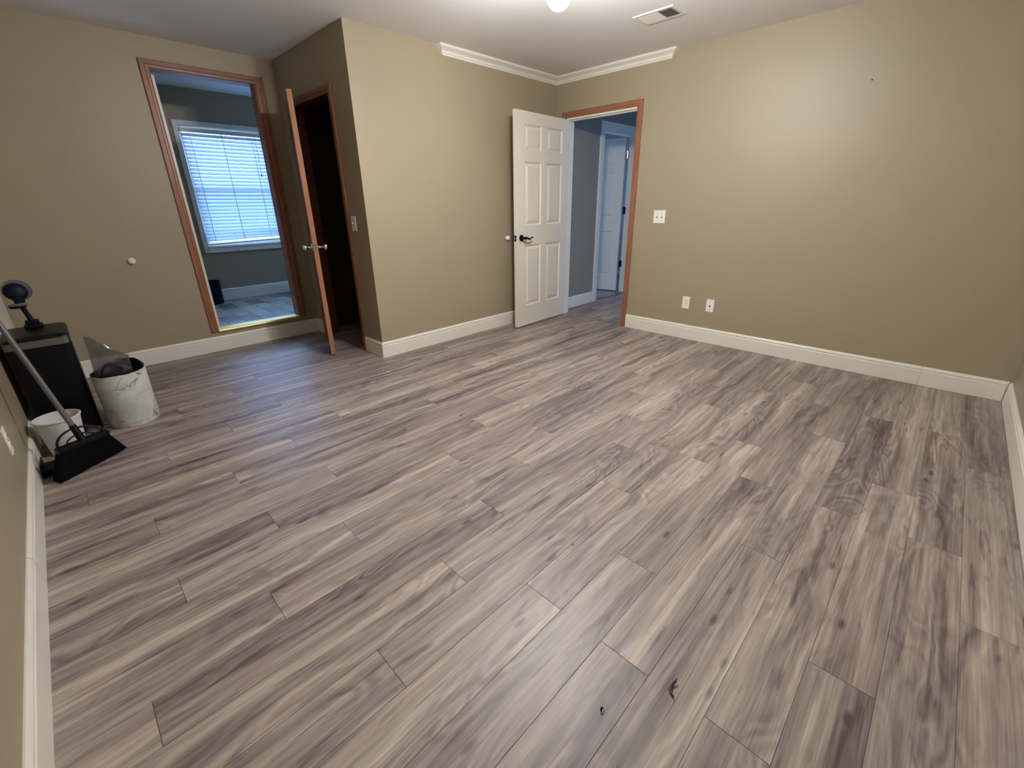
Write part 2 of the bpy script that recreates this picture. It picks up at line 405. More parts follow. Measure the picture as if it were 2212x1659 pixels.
# ------------------------------------------------------------------ baseboards
HB = .1355; T = .014
BP = [(0, 0), (T, 0), (T, .103), (.0112, .107), (.0112, .1095), (.0135, .115), (.0130, .122), (.0095, .129), (.0045, HB), (0, HB)]
def base(name, p0, p1, nrm, label, m0=0, m1=0, mat=None, z=0, b0=1e9):
    """p0->p1 along the wall, nrm points into the room; m0/m1 mitre: +1 outside corner grows, -1 inside corner shrinks"""
    p0, p1, nrm = Vector((*p0, 0)), Vector((*p1, 0)), Vector((*nrm, 0)); d = (p1 - p0).normalized()
    vs = []; n = len(BP)
    for o, s_ in ((p0, -m0), (p1, m1)):
        for a, b in BP: vs.append(o + nrm * a + d * (s_ * a) + Vector((0, 0, z + b)))
    fs = [(i, (i + 1) % n, n + (i + 1) % n, n + i) for i in range(n)] + [tuple(range(n)), tuple(range(n, 2 * n))]
    m = MB().add(vs, fs); return tag(m.build(name, mat or M_white), label, 'baseboard', kind='structure')
base('baseboard_right', (1.024, 0), (3.4115, 0), (0, -1), 'long white baseboard right of the white doorway', 0, 0)
base('baseboard_right_short', (3.413, 0), (D - .004, 0), (0, -1), 'short white baseboard piece ending in the right corner', 0, -1)
base('baseboard_end', (D, -.007), (D, -CC), (-1, 0), 'white baseboard at the right picture edge', -1, -1)
base('baseboard_middle', (0, -A), (0, -.0), (1, 0), 'white baseboard on the bright middle wall', 1, -1)
base('baseboard_closet', (-.289, -A), (0, -A), (0, -1), 'short white baseboard right of the closet doorway', 0, 1)
base('baseboard_closet_corner', (-B, -A), (-1.172, -A), (0, -1), 'tiny white baseboard left of the closet doorway', -1, 0)
base('baseboard_left', (-B, -CC), (-B, -A), (1, 0), 'white baseboard below the raised bathroom doorway', -1, -1)
base('baseboard_near', (1.345, -CC), (-.40, -CC), (0, 1), 'white baseboard at the left picture edge behind the broom', 0, 0)
base('baseboard_near_long', (D, -CC), (1.348, -CC), (0, 1), 'white baseboard running down the left picture edge', -1, 0)
base('baseboard_hall', (HX, TK), (HX, .812), (1, 0), 'white baseboard on the grey hall wall', 0, 0)
base('baseboard_bathroom', (BX, -4.0), (BX, -1.4), (1, 0), 'white baseboard under the bathroom window', 0, 0, z=BZ)

# ------------------------------------------------------------------ crown moulding
CPF = [(0, 0), (.006, .002), (.010, .010), (.018, .016), (.024, .028), (.040, .038), (.054, .044), (.064, .052), (.066, .060), (.074, .064), (0, .064)]
def crown(name, path, label):
    """path: list of (point on wall, offset dir) ; offset dir scaled for the mitre"""
    m = MB().sweep([((*q, H - .0645), (*dd, 0), (0, 0, 1)) for q, dd in path], CPF)
    return tag(m.build(name, M_white), label, 'moulding', kind='structure')
tr1 = crown('trim_1', [((0, 0), (1, -1)), ((1.250, 0), (1, -1)), ((1.250, 0), (1, 0))], 'white crown moulding piece on the wall above the doorway')
tr2 = crown('trim_2', [((0, -1.457), (0, -1)), ((0, -1.457), (1, -1)), ((0, 0), (1, -1))], 'white crown moulding piece on the middle wall')

# ------------------------------------------------------------------ door casings
def casing_leg(p0, p1, inw, nrm, w_, th, mi0, mi1):
    """flat casing with a stepped face: inner edge runs p0->p1, -inw grows outward"""
    pf = [(0, 0), (0, th * .55), (.006, th * .7), (w_ * .35, th * .75), (w_ * .45, th), (w_ - .004, th), (w_, th - .004), (w_, 0)]
    p0, p1, inw, nrm = map(Vector, (p0, p1, inw, nrm)); d = (p1 - p0).normalized()
    vs = []; n = len(pf)
    for o, s_ in ((p0, -mi0), (p1, mi1)):
        for a, b in pf: vs.append(o - inw * a + nrm * b + d * (s_ * a))
    fs = [(i, (i + 1) % n, n + (i + 1) % n, n + i) for i in range(n)] + [tuple(range(n)), tuple(range(n, 2 * n))]
    return MB().add(vs, fs)
# bedroom doorway (right wall)
d1 = thing('door_1', (.15, 0, 0), 'white six panel door standing open against the middle wall, black lever', 'door', kind='structure')
t3 = thing('trim_3', (.56, 0, 0), 'brown casing and white jamb around the white six panel door', 'door casing', kind='structure')
casing_leg((.967, 0, 0), (.967, 0, 2.060), (-1, 0, 0), (0, -1, 0), .056, .016, 0, 1).build('casing', M_casing, t3, 'brown stained casing')
casing_leg((.149, 0, 0), (.149, 0, 2.060), (1, 0, 0), (0, -1, 0), .056, .016, 0, 1).build('casing', M_casing, t3, 'brown stained casing')
casing_leg((.149, 0, 2.060), (.967, 0, 2.060), (0, 0, -1), (0, -1, 0), .056, .016, 1, 1).build('casing', M_casing_h, t3, 'brown stained casing')
m = MB(); m.box(.131, .150, -.001, TK + .002, 0, 2.064); m.box(.970, .989, -.001, TK + .002, 0, 2.064); m.box(.150, .970, -.001, TK + .002, 2.045, 2.064)
m.box(.150, .160, .036, .07, 0, 2.045); m.box(.960, .970, .036, .07, 0, 2.045); m.box(.160, .960, .036, .07, 2.035, 2.045)
m.build('jamb', M_white, t3, 'white painted jamb')
for q in ((.127 - .06, .149), (.967, 1.03)): pass
m = MB(); m.box(.085, .149, TK, TK + .014, 0, 2.12); m.box(.97, 1.034, TK, TK + .014, 0, 2.12); m.box(.149, .97, TK, TK + .014, 2.06, 2.12)
m.build('hall_casing', M_white, t3, 'white hall side casing')

def six_panel(root, M, W, Hd, th, mat, xs, zs):
    """slab in local coords x 0..W, y 0..th, z 0..Hd mapped by M; panels are parts"""
    gx = sorted({0, W, *[a for p_ in xs for a in p_]}); gz = sorted({0, Hd, *[a for p_ in zs for a in p_]})
    inp = lambda a, b: any(p_[0] <= a < p_[1] for p_ in xs) and any(q[0] <= b < q[1] for q in zs)
    m = MB()
    for yy in (0, th):
        for i in range(len(gx) - 1):
            for j in range(len(gz) - 1):
                if inp(gx[i] + 1e-5, gz[j] + 1e-5): continue
                m.add([(gx[i], yy, gz[j]), (gx[i+1], yy, gz[j]), (gx[i+1], yy, gz[j+1]), (gx[i], yy, gz[j+1])], [(0, 1, 2, 3)])
    m.add([(x, y_, z) for x in (0, W) for y_ in (0, th) for z in (0, Hd)], [(0, 1, 3, 2), (4, 6, 7, 5), (0, 2, 6, 4), (1, 5, 7, 3)])
    m.xf(M); sl = m.build('slab', mat, root)
    for x0, x1 in xs:
        for z0, z1 in zs:
            m = MB()
            for s_, y0 in ((1, 0), (-1, th)):
                lv = [(0, 0), (.003, .003), (.013, .0105), (.022, .0105), (.046, .002)]
                vs = []
                for ins, dp in lv: vs += [(x0 + ins, y0 + s_ * dp, z0 + ins), (x1 - ins, y0 + s_ * dp, z0 + ins), (x1 - ins, y0 + s_ * dp, z1 - ins), (x0 + ins, y0 + s_ * dp, z1 - ins)]
                fs = [(k*4 + i, k*4 + (i+1) % 4, k*4 + 4 + (i+1) % 4, k*4 + 4 + i) for k in range(len(lv) - 1) for i in range(4)] + [(16, 17, 18, 19)]
                m.add(vs, fs)
            m.xf(M); o = m.build('panel', mat, root)
            # outward normals per side
            for p_ in o.data.polygons: p_.use_smooth = False
    return sl
hinge = Vector((.153, -.012, .012)); fe = Vector((.188, -.845, .012))
ux = (fe - hinge).normalized(); W1 = (fe - hinge).length; uy = Vector((-ux.y, ux.x, 0))   # uy towards +X
if uy.x < 0: uy = -uy
MD = Matrix((( ux.x, uy.x, 0, hinge.x), (ux.y, uy.y, 0, hinge.y), (0, 0, 1, .012), (0, 0, 0, 1)))
six_panel(d1, MD, W1, 2.03, .035, M_door, [(.110, .362), (.452, .705)], [(.212, .838), (1.026, 1.608), (1.705, 1.925)])
def lever(root, M, mat, s_=1):
    """rose + curved lever in local coords: x towards hinge, y out of the face"""
    b = MB(); b.lathe([(.001, 0), (.030, 0), (.033, .003), (.031, .008), (.022, .012), (.012, .014), (.011, .045), (.0145, .048), (.014, .060), (.001, .064)], M @ frame((0, 0, 0), (0, 1, 0)), 28)
    h_ = b.build('handle', mat, root, 'black lever handle')
    c = MB(); c.tube([M @ Vector(q) for q in ((0, .053, 0), (.02, .056, .003), (.042, .057, -.003), (.058, .057, -.012), (.075, .057, -.008), (.092, .056, .004), (.108, .055, .006), (.120, .053, -.004))],
           [.012, .0115, .011, .009, .007, .006, .0055, .004], 12); c.build('lever', mat, h_)
def MDloc(x, y, z, flip=False):
    M = MD.copy(); M.translation = MD @ Vector((x, y, z))
    r = Matrix.Diagonal((-1, 1 if not flip else -1, 1, 1)); return M @ r
lever(d1, MDloc(W1 - .070, .035, .911), M_blackm)
lever(d1, MDloc(W1 - .070, 0, .911, True), M_blackm)
m = MB(); m.obox(MD @ Matrix.Translation((W1 + .0006, .0175, .911)), .002, .026, .058, .0008); lp = m.build('latch_plate', M_blackm, d1)
m = MB(); m.obox(MD @ Matrix.Translation((W1 + .006, .0175, .911)), .012, .014, .018, .003); m.build('latch', M_nickel, lp)
for z in (.2, 1.0, 1.82):
    m = MB(); m.tube([(.146, -.014, z), (.146, -.014, z + .09)], .006, 10); m.build('hinge', M_blackm, d1)

# closet doorway
t4 = thing('trim_4', (-.73, -A, 0), 'brown casing around the dark closet doorway', 'door casing', kind='structure')
casing_leg((-.342, -A, 0), (-.342, -A, 2.049), (-1, 0, 0), (0, -1, 0), .056, .014, 0, 1).build('casing', M_casing, t4)
casing_leg((-1.114, -A, 0), (-1.114, -A, 2.049), (1, 0, 0), (0, -1, 0), .056, .014, 0, 1).build('casing', M_casing, t4)
casing_leg((-1.114, -A, 2.049), (-.342, -A, 2.049), (0, 0, -1), (0, -1, 0), .056, .014, 1, 1).build('casing', M_casing_h, t4)
m = MB(); m.box(CO0, CO0 + .008, -A - .001, -A + TK + .001, 0, 2.054); m.box(CO1 - .008, CO1, -A - .001, -A + TK + .001, 0, 2.054); m.box(CO0 + .008, CO1 - .008, -A - .001, -A + TK + .001, 2.046, 2.054)
m.build('jamb', M_slab, t4)
d2 = thing('door_2', (-1.11, -2.34, 0), 'brown flat closet door seen edge on, half open with nickel knobs', 'door', kind='structure')
fb = Vector((-.387, -2.603, .012)); hb_ = Vector((-1.098, -2.330, .012)); ex = (fb - hb_).normalized(); W2 = (fb - hb_).length
ey = Vector((-ex.y, ex.x, 0));                                             # towards the closet (+Y)
if ey.y < 0: ey = -ey
ME2 = Matrix(((ex.x, ey.x, 0, hb_.x), (ex.y, ey.y, 0, hb_.y), (0, 0, 1, .012), (0, 0, 0, 1)))
MB().box(0, W2 - .004, 0, .036, 0, 2.03).xf(ME2).build('slab', M_slab, d2)
MB().box(W2 - .004, W2, .0003, .0357, 0, 2.03, .0008).xf(ME2).build('edge_band', M_slabedge, d2, 'lighter orange wood edge')
for s_, y0 in ((-1, 0), (1, .036)):
    mm = ME2 @ Matrix.Translation((W2 - .062, y0, .918)) @ frame((0, 0, 0), (0, s_, 0))
    m = MB().lathe([(.001, 0), (.031, 0), (.032, .004), (.026, .009), (.011, .012), (.009, .035), (.014, .044), (.024, .050), (.0275, .060), (.024, .071), (.012, .077), (.001, .078)], mm, 28)
    m.build('knob', M_nickel, d2, 'satin nickel knob')
m = MB(); m.obox(ME2 @ Matrix.Translation((W2 + .0005, .018, .918)), .002, .025, .056, .0008); m.build('latch_plate', M_nickel, d2)
for z in (.2, 1.0, 1.8): MB().tube([(-1.108, -2.327, z), (-1.108, -2.327, z + .09)], .006, 10).build('hinge', M_blackm, d2)

# bathroom doorway (sill raised above the floor)
t5 = thing('trim_5', (-B, -2.85, .178), 'worn brown casing around the raised bathroom doorway', 'door casing', kind='structure')
casing_leg((-B, BY0 + .004, .178), (-B, BY0 + .004, 2.232), (0, 1, 0), (1, 0, 0), .057, .016, 0, 1).build('casing', M_casing, t5)
casing_leg((-B, BY1 - .002, .178), (-B, BY1 - .002, 2.232), (0, -1, 0), (1, 0, 0), .066, .016, 0, 1).build('casing', M_casing, t5)
casing_leg((-B, BY0 + .004, 2.232), (-B, BY1 - .002, 2.232), (0, 0, -1), (1, 0, 0), .057, .016, 1, 1.15).build('casing', M_casing_y, t5)
m = MB(); m.box(-B - TK - .002, -B + .001, BY0 - .0, BY0 + .008, .178, 2.238); m.box(-B - TK - .002, -B + .001, BY1 - .008, BY1, .178, 2.238); m.box(-B - TK - .002, -B + .001, BY0 + .008, BY1 - .008, 2.230, 2.238)
m.build('jamb', M_casing, t5)
# paint smear strip where the stain was never finished along the left casing edge
prof = [(-.10, .003)] + [(.004, -.020)] + [(.006 + .0155 * math.cos(R(a_)), -.006 + .0145 * math.sin(R(a_))) for a_ in range(-70, 96, 11)] + [(-.10, .0085)]
m = MB().sweep([((-B, BY0 + .006, .190), (1, 0, 0), (0, 0, 1)), ((-B, BY1 - .005, .190), (1, 0, 0), (0, 0, 1))], prof)
tag(m.build('brass_threshold', M_brass), 'shiny brass threshold strip along the raised bathroom doorway', 'threshold')
d3 = thing('door_3', (-B - TK, -3.20, BZ), 'white bathroom door swung inward, seen by its cream edge', 'door', kind='structure')
MB().box(-B - TK - .72, -B - TK - .004, -3.208, -3.173, .20, 2.215, .001).build('slab', M_white, d3)
for z in (.45, 1.22, 1.95):
    m = MB(); m.box(-B - .085, -B - .02, BY0 + .008, BY0 + .0095, z, z + .09); m.tube([(-B - TK + .002, BY0 + .012, z), (-B - TK + .002, BY0 + .012, z + .09)], .006, 8)
    m.build('hinge', M_slab, d3, 'tarnished brown hinge')
# door on near wall in the corner (only its edge shows)
d4 = thing('door_4', (-.9, -CC, 0), 'white panel against the left corner, partly behind the trash can', 'door', kind='structure')
MB().box(-1.305, -.44, -CC, -CC + .024, 0, 2.08, .002).build('slab', M_white, d4)

# far hall doorway
t6 = thing('trim_6', (HX, 1.3, 0), 'white casing around the far doorway inside the hall', 'door casing', kind='structure')
cw = .092
casing_leg((HX, .918, 0), (HX, .918, 2.055), (0, 1, 0), (1, 0, 0), cw, .016, 0, 1).build('casing', M_white, t6)
casing_leg((HX, 1.684, 0), (HX, 1.684, 2.055), (0, -1, 0), (1, 0, 0), cw, .016, 0, 1).build('casing', M_white, t6)
casing_leg((HX, .918, 2.055), (HX, 1.684, 2.055), (0, 0, -1), (1, 0, 0), cw, .016, 1, 1).build('casing', M_white, t6)
m = MB(); m.box(HX - TK, HX, .90, .918, 0, 2.06); m.box(HX - TK, HX, 1.684, 1.70, 0, 2.06); m.box(HX - TK, HX, .918, 1.684, 2.044, 2.06); m.build('jamb', M_white, t6)
d5 = thing('door_5', (-.12, 1.68, 0), 'pale blue lit panelled door ajar beyond the hall, dark hinges', 'door', kind='structure')
h5 = Vector((-.135, 1.660, .02)); f5 = Vector((-.875, 1.475, .02)); ax = (f5 - h5).normalized(); ay = Vector((-ax.y, ax.x, 0))
if ay.y > 0: ay = -ay
M5 = Matrix(((ax.x, ay.x, 0, h5.x), (ax.y, ay.y, 0, h5.y), (0, 0, 1, .02), (0, 0, 0, 1)))
six_panel(d5, M5, (f5 - h5).length, 2.02, .035, M_door, [(.105, .335), (.425, .655)], [(.212, .838), (1.026, 1.608), (1.705, 1.915)])
for i, z in enumerate((.36, 1.09, 1.79)):
    m = MB(); m.tube([(-.112, 1.665, z), (-.112, 1.665, z + .095)], .010, 10); m.obox(frame((-.100, 1.672, z + .047), (0, 0, 1), (1, 0, 0)), .03, .006, .09)
    m.build('hinge', M_nickel if i == 2 else M_blackm, d5)

# ------------------------------------------------------------------ bathroom window and blind
w1 = thing('window_1', (BX, -2.34, WZ0), 'bathroom window with flat white casing', 'window', kind='structure')
for a, b, c_, d_ in ((WY0 - .048, WY0, WZ0 - .062, WZ1 + .045), (WY1, WY1 + .048, WZ0 - .062, WZ1 + .045)):
    MB().box(BX, BX + .016, a, b, c_, d_, .002).build('casing', M_white, w1)
MB().box(BX, BX + .016, WY0, WY1, WZ1, WZ1 + .045, .002).build('casing', M_white, w1)
MB().box(BX, BX + .020, WY0, WY1, WZ0 - .062, WZ0 - .004, .002).build('casing', M_white, w1)
MB().box(BX - .10, BX + .03, WY0 + .001, WY1 - .001, WZ0 - .004, WZ0 + .012, .003).build('sill', M_white, w1)
m = MB(); m.box(BX - .10, BX - .07, WY0, WY0 + .04, WZ0 + .012, WZ1); m.box(BX - .10, BX - .07, WY1 - .04, WY1, WZ0 + .012, WZ1); m.box(BX - .10, BX - .07, WY0 + .04, WY1 - .04, WZ1 - .04, WZ1)
m.box(BX - .10, BX - .07, WY0 + .04, WY1 - .04, WZ0 + .012, WZ0 + .055); m.box(BX - .10, BX - .065, WY0 + .04, WY1 - .04, 1.42, 1.46); m.build('sash', M_white, w1)
MB().box(BX - .088, BX - .084, WY0 + .04, WY1 - .04, WZ0 + .055, 1.42).build('pane', M_glass, w1)
MB().box(BX - .088, BX - .084, WY0 + .04, WY1 - .04, 1.46, WZ1 - .04).build('pane', M_glass, w1)
bl = thing('window_blind', (BX - .025, -2.34, WZ0 + .05), 'white horizontal slat blind glowing with blue daylight in the bathroom window', 'blind')
BYa, BYb = WY0 + .012, WY1 - .012; BXc = BX - .030
MB().box(BXc - .022, BXc + .024, BYa, BYb, WZ1 - .062, WZ1 - .022, .003).build('headrail', M_white, bl)
sl0 = None; nz = 30; zt, zb = WZ1 - .085, WZ0 + .075
for i in range(nz):
    z = zt + (zb - zt) * i / (nz - 1)
    if sl0 is None:
        a = R(48); pr = []
        hw = .0245
        for k in range(5):
            u_ = -hw + k * hw / 2; c0 = .0022 * (1 - (u_ / hw) ** 2)
            pr.append((u_ * math.cos(a) - c0 * math.sin(a), -u_ * math.sin(a) - c0 * math.cos(a)))
        pr2 = pr + [(x_, z_ - .0018) for x_, z_ in reversed(pr)]
        m = MB().sweep([((BXc, BYa + .004, z), (1, 0, 0), (0, 0, 1)), ((BXc, BYb - .004, z), (1, 0, 0), (0, 0, 1))], pr2)
        sl0 = m.build('slat', M_blind, bl)
    else:
        o = sl0.copy(); C.objects.link(o); o.location.z = z - zt
        if i >= nz - 3: o.rotation_euler.x = (i - nz + 4) * .010; o.location.z += (i - nz + 4) * .006
m = MB().box(BXc - .022, BXc + .022, BYa + .004, BYb - .004, -.010, .010, .003)
m.xf(Matrix.Translation((0, 0, WZ0 + .042)) @ Matrix.Translation((0, -2.34, 0)) @ Matrix.Rotation(.028, 4, 'X') @ Matrix.Translation((0, 2.34, 0)))
m.build('bottom_rail', M_white, bl)
for yy in (-2.695, -2.385, -2.075):
    m = MB(); m.box(BXc + .0255, BXc + .0262, yy - .003, yy + .003, WZ0 + .05, WZ1 - .06); m.box(BXc - .0262, BXc - .0255, yy - .003, yy + .003, WZ0 + .05, WZ1 - .06)
    m.build('ladder_cord', M_plate, bl)
m = MB().tube([(BXc + .034, -2.045, WZ1 - .05), (BXc + .036, -2.045, 1.7), (BXc + .036, -2.048, 1.62)], .0022, 6); m.lathe([(.001, 0), (.006, .004), (.008, .02), (.004, .035), (.001, .036)], Matrix.Translation((BXc + .036, -2.048, 1.585)), 10)
m.build('pull_cord', M_handle, bl)

w3 = thing('added_window_3', (-2.2, -1.35, 1.05), 'added second bathroom window, unseen to the right, supplying blue light', 'window', kind='structure')  # added unseen window, brightens the bathroom ceiling and walls with blue light
m = MB(); m.box(-2.6, -2.56, -1.37, -1.33, 1.05, 2.05); m.box(-1.84, -1.8, -1.37, -1.33, 1.05, 2.05); m.box(-2.56, -1.84, -1.37, -1.33, 1.05, 1.09); m.box(-2.56, -1.84, -1.37, -1.33, 2.01, 2.05); m.build('sash', M_white, w3)
MB().box(-2.56, -1.84, -1.352, -1.348, 1.09, 2.01).build('pane', M_glass, w3)
# added unseen hall window, put in to supply blue daylight to the hall
w2 = thing('added_window_2', (4.0, 1.02, .6), 'added hall window, unseen to the right, supplying blue daylight', 'window', kind='structure')
m = MB(); m.box(4.02, 4.06, .52, .57, .85, 1.85); m.box(4.02, 4.06, 1.47, 1.52, .85, 1.85); m.box(4.02, 4.06, .57, 1.47, .85, .9); m.box(4.02, 4.06, .57, 1.47, 1.8, 1.85); m.build('sash', M_white, w2)
MB().box(4.038, 4.042, .57, 1.47, .9, 1.8).build('pane', M_glass, w2)
w4 = thing('added_window_4', (-2.55, .85, .55), 'added far room window, unseen, lighting the pale blue door', 'window', kind='structure')  # added unseen window, throws blue light onto the far door leaf
m = MB(); m.box(-2.57, -2.53, .2, .25, .55, 2.05); m.box(-2.57, -2.53, 1.45, 1.5, .55, 2.05); m.box(-2.57, -2.53, .25, 1.45, .55, .6); m.box(-2.57, -2.53, .25, 1.45, 2.0, 2.05); m.build('sash', M_white, w4)
MB().box(-2.552, -2.548, .25, 1.45, .6, 2.0).build('pane', M_glass, w4)

# ------------------------------------------------------------------ ceiling lamp
L0 = Vector((1.875, -2.140, H))
lamp = thing('ceiling_light', L0, 'glowing round bulb ceiling light at the top picture edge, left of the vent', 'ceiling light')
m = MB().lathe([(.001, 0), (.085, 0), (.088, -.012), (.075, -.030), (.030, -.042), (.014, -.046), (.014, -.15), (.028, -.155), (.030, -.185), (.012, -.20), (.001, -.202)], Matrix.Translation(L0), 32)
m.build('canopy', M_nickel, lamp)
for gx_, gy_, gz_ in ((1.725, -2.097, 2.165), (2.000, -2.075, 2.175), (1.900, -2.275, 2.18)):
    g = Vector((gx_, gy_, gz_)); c0 = L0 + Vector((0, 0, -.17)); dr = Vector((g.x - c0.x, g.y - c0.y, 0))
    ar = MB().tube([c0, c0 + dr * .4 + Vector((0, 0, .03)), c0 + dr * .8 + Vector((0, 0, .045)), Vector((g.x, g.y, g.z + .095))], .006, 8).build('arm', M_nickel, lamp)
    MB().lathe([(.001, .100), (.022, .098), (.026, .07), (.022, .055), (.001, .055)], Matrix.Translation(g), 20).build('socket', M_nickel, ar)
    pr = [(.057 * math.sin(PI * k / 12), -.057 * math.cos(PI * k / 12)) for k in range(11)] + [(.021, .053)]
    pr[0] = (.001, -.057)
    MB().lathe(pr, Matrix.Translation(g), 24).build('bulb', M_bulb, lamp, 'glowing round bulb')

# ------------------------------------------------------------------ ceiling vent
vx0, vx1, vy0, vy1 = 1.372, 1.672, -.865, -.665
vt = thing('ceiling_vent', ((vx0 + vx1) / 2, (vy0 + vy1) / 2, H), 'white metal air vent in the ceiling right of the lamp', 'vent')
m = MB(); fr = .030
m.add([(vx0, vy0, H), (vx1, vy0, H), (vx1, vy1, H), (vx0, vy1, H), (vx0 + .006, vy0 + .006, H - .007), (vx1 - .006, vy0 + .006, H - .007), (vx1 - .006, vy1 - .006, H - .007), (vx0 + .006, vy1 - .006, H - .007),
       (vx0 + fr, vy0 + fr, H - .005), (vx1 - fr, vy0 + fr, H - .005), (vx1 - fr, vy1 - fr, H - .005), (vx0 + fr, vy1 - fr, H - .005)],
      [(k + i, k + (i + 1) % 4, k + 4 + (i + 1) % 4, k + 4 + i) for k in (0, 4) for i in range(4)])
m.build('frame', M_white, vt)
m = MB(); m.box(vx0 + fr - .002, vx1 - fr + .002, vy0 + fr - .002, vy1 - fr + .002, H - .0016, H - .0006); m.build('duct_opening', M_slot, vt)
n_ = 22
for i in range(n_):
    x = vx0 + fr + .006 + (vx1 - vx0 - 2 * fr - .012) * i / (n_ - 1); s_ = 1 if i > n_ * .55 else -1
    m = MB(); m.obox(Matrix.Translation((x, (vy0 + vy1) / 2, H - .0055)) @ Matrix.Rotation(s_ * R(38), 4, 'Y'), .0102, vy1 - vy0 - 2 * fr, .0008)
    m.build('louver', M_white, vt)

# ------------------------------------------------------------------ wall plates
def plate(name, c_, right, nrm, w_, h_, label, cat, kind_):
    c_, right, nrm = Vector(c_), Vector(right), Vector(nrm)
    root = thing(name, c_, label, cat)
    M = frame(c_, nrm, right)          # x right, y up
    if (M @ Vector((0, 1, 0)) - c_).z < 0: M = frame(c_, nrm, -right)
    MB().obox(M @ Matrix.Translation((0, 0, .003)), w_, h_, .006, .0018).build('plate', M_plate, root)
    if kind_.startswith('switch'):
        n = int(kind_[-1])
        for k in range(n):
            x = (k - (n - 1) / 2) * .046
            tg = MB().obox(M @ Matrix.Translation((x, 0, .0063)), .011, .024, .0006).build('toggle_slot', M_slot, root)
            MB().obox(M @ Matrix.Translation((x, .004, .011)) @ Matrix.Rotation(R(-28), 4, 'X'), .0085, .010, .016, .0015).build('toggle', M_plate, tg)
            for s_ in (-1, 1): MB().lathe([(.001, .0015), (.003, .0012), (.0032, 0)], M @ Matrix.Translation((x, s_ * .030, .006)), 10).build('screw', M_steel, root)
    elif kind_ == 'outlet':
        for s_ in (-1, 1):
            f_ = MB().lathe([(.001, .0022), (.0155, .002), (.0165, 0)], M @ Matrix.Translation((0, s_ * .0195, .006)), 20).build('socket', M_plate, root)
            m = MB()
            for x in (-.006, .006): m.obox(M @ Matrix.Translation((x, s_ * .0195 + .003, .0083)), .0022, .009, .0008)
            m.lathe([(.001, .0006), (.0026, .0005), (.0027, 0)], M @ Matrix.Translation((0, s_ * .0195 - .007, .008)), 10); m.build('slots', M_slot, f_)
        MB().lathe([(.001, .0015), (.003, .0012), (.0032, 0)], M @ Matrix.Translation((0, 0, .006)), 10).build('screw', M_steel, root)
    else:
        MB().lathe([(.001, .010), (.0045, .010), (.0048, .002), (.0075, .002), (.0075, 0)], M @ Matrix.Translation((0, -.004, .006)), 14).build('coax_jack', M_blackm, root)
        for s_ in (-1, 1): MB().lathe([(.001, .0015), (.003, .0012), (.0032, 0)], M @ Matrix.Translation((0, s_ * .042, .006)), 10).build('screw', M_steel, root)
plate('light_switch', (1.289, 0, 1.115), (1, 0, 0), (0, -1, 0), .116, .115, 'white double light switch plate right of the brown casing', 'light switch', 'switch2')
plate('power_outlet', (1.651, 0, .349), (1, 0, 0), (0, -1, 0), .070, .115, 'white duplex outlet low on the tan wall, left of the cable plate', 'outlet', 'outlet')
plate('cable_outlet', (1.878, 0, .350), (1, 0, 0), (0, -1, 0), .070, .115, 'white cable plate with one centre jack low on the tan wall', 'outlet', 'coax')
plate('light_switch', (-.216, -A, 1.111), (1, 0, 0), (0, -1, 0), .070, .115, 'white single light switch between closet casing and wall corner', 'light switch', 'switch1')
plate('power_outlet', (.713, -CC, .346), (-1, 0, 0), (0, 1, 0), .070, .115, 'white outlet seen edge on at the left picture edge', 'outlet', 'outlet')
def bumper(c_, nrm, label):
    m = MB().lathe([(.001, .0), (.022, 0), (.022, .003), (.019, .005), (.024, .010), (.0255, .016), (.023, .024), (.016, .029), (.006, .0315), (.001, .0318)], frame(c_, nrm), 28)
    tag(m.build('door_bumper', M_plate), label, 'door stop')
bumper((0, -.745 - .012, .914), (1, 0, 0), 'round white door stop knob on the middle wall beside the white door')
bumper((-B, -3.672, .858), (1, 0, 0), 'round white door stop knob on the dim left wall')

m = MB().lathe([(.001, -.006), (.0035, -.0055), (.0042, 0), (.001, .001)], frame((2.699, -.001, 1.986), (0, 1, 0)), 10)
tag(m.build('nail_head', M_slot), 'tiny dark nail high on the right tan wall', 'nail')

# ------------------------------------------------------------------ closet shelves
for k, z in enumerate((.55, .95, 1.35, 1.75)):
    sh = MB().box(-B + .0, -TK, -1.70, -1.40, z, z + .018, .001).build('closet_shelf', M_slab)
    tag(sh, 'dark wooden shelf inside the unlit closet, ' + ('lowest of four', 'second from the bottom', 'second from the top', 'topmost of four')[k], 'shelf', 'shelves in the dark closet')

# ------------------------------------------------------------------ trash can with rim band
def rrect(x0, x1, y0, y1, r, n=6):
    pts = []
    for cx, cy, a0 in ((x1 - r, y1 - r, 0), (x0 + r, y1 - r, 90), (x0 + r, y0 + r, 180), (x1 - r, y0 + r, 270)):
        for k in range(n + 1): a = R(a0 + 90 * k / n); pts.append((cx + r * math.cos(a), cy + r * math.sin(a)))
    return pts
def loft(levels, cap0=True, cap1=True):
    m = MB(); n = len(levels[0][1]); vs = [(x, y, z) for z, L in levels for x, y in L]
    fs = [(k*n + i, k*n + (i+1) % n, (k+1)*n + (i+1) % n, (k+1)*n + i) for k in range(len(levels) - 1) for i in range(n)]
    if cap0: fs.append(tuple(range(n - 1, -1, -1)))
    if cap1: fs.append(tuple(range((len(levels) - 1)*n, len(levels)*n)))
    return m.add(vs, fs, True)
tx0, tx1, ty0, ty1 = -.500, -.105, -4.425, -4.163
tc_ = thing('trash_can', ((tx0 + tx1)/2, (ty0 + ty1)/2, 0), 'tall black rectangular trash can with steel rim in the left corner', 'trash can')
loft([(.020, rrect(tx0 + .006, tx1 - .006, ty0 + .006, ty1 - .006, .03)), (.545, rrect(tx0, tx1, ty0, ty1, .03))]).build('body', M_black, tc_)
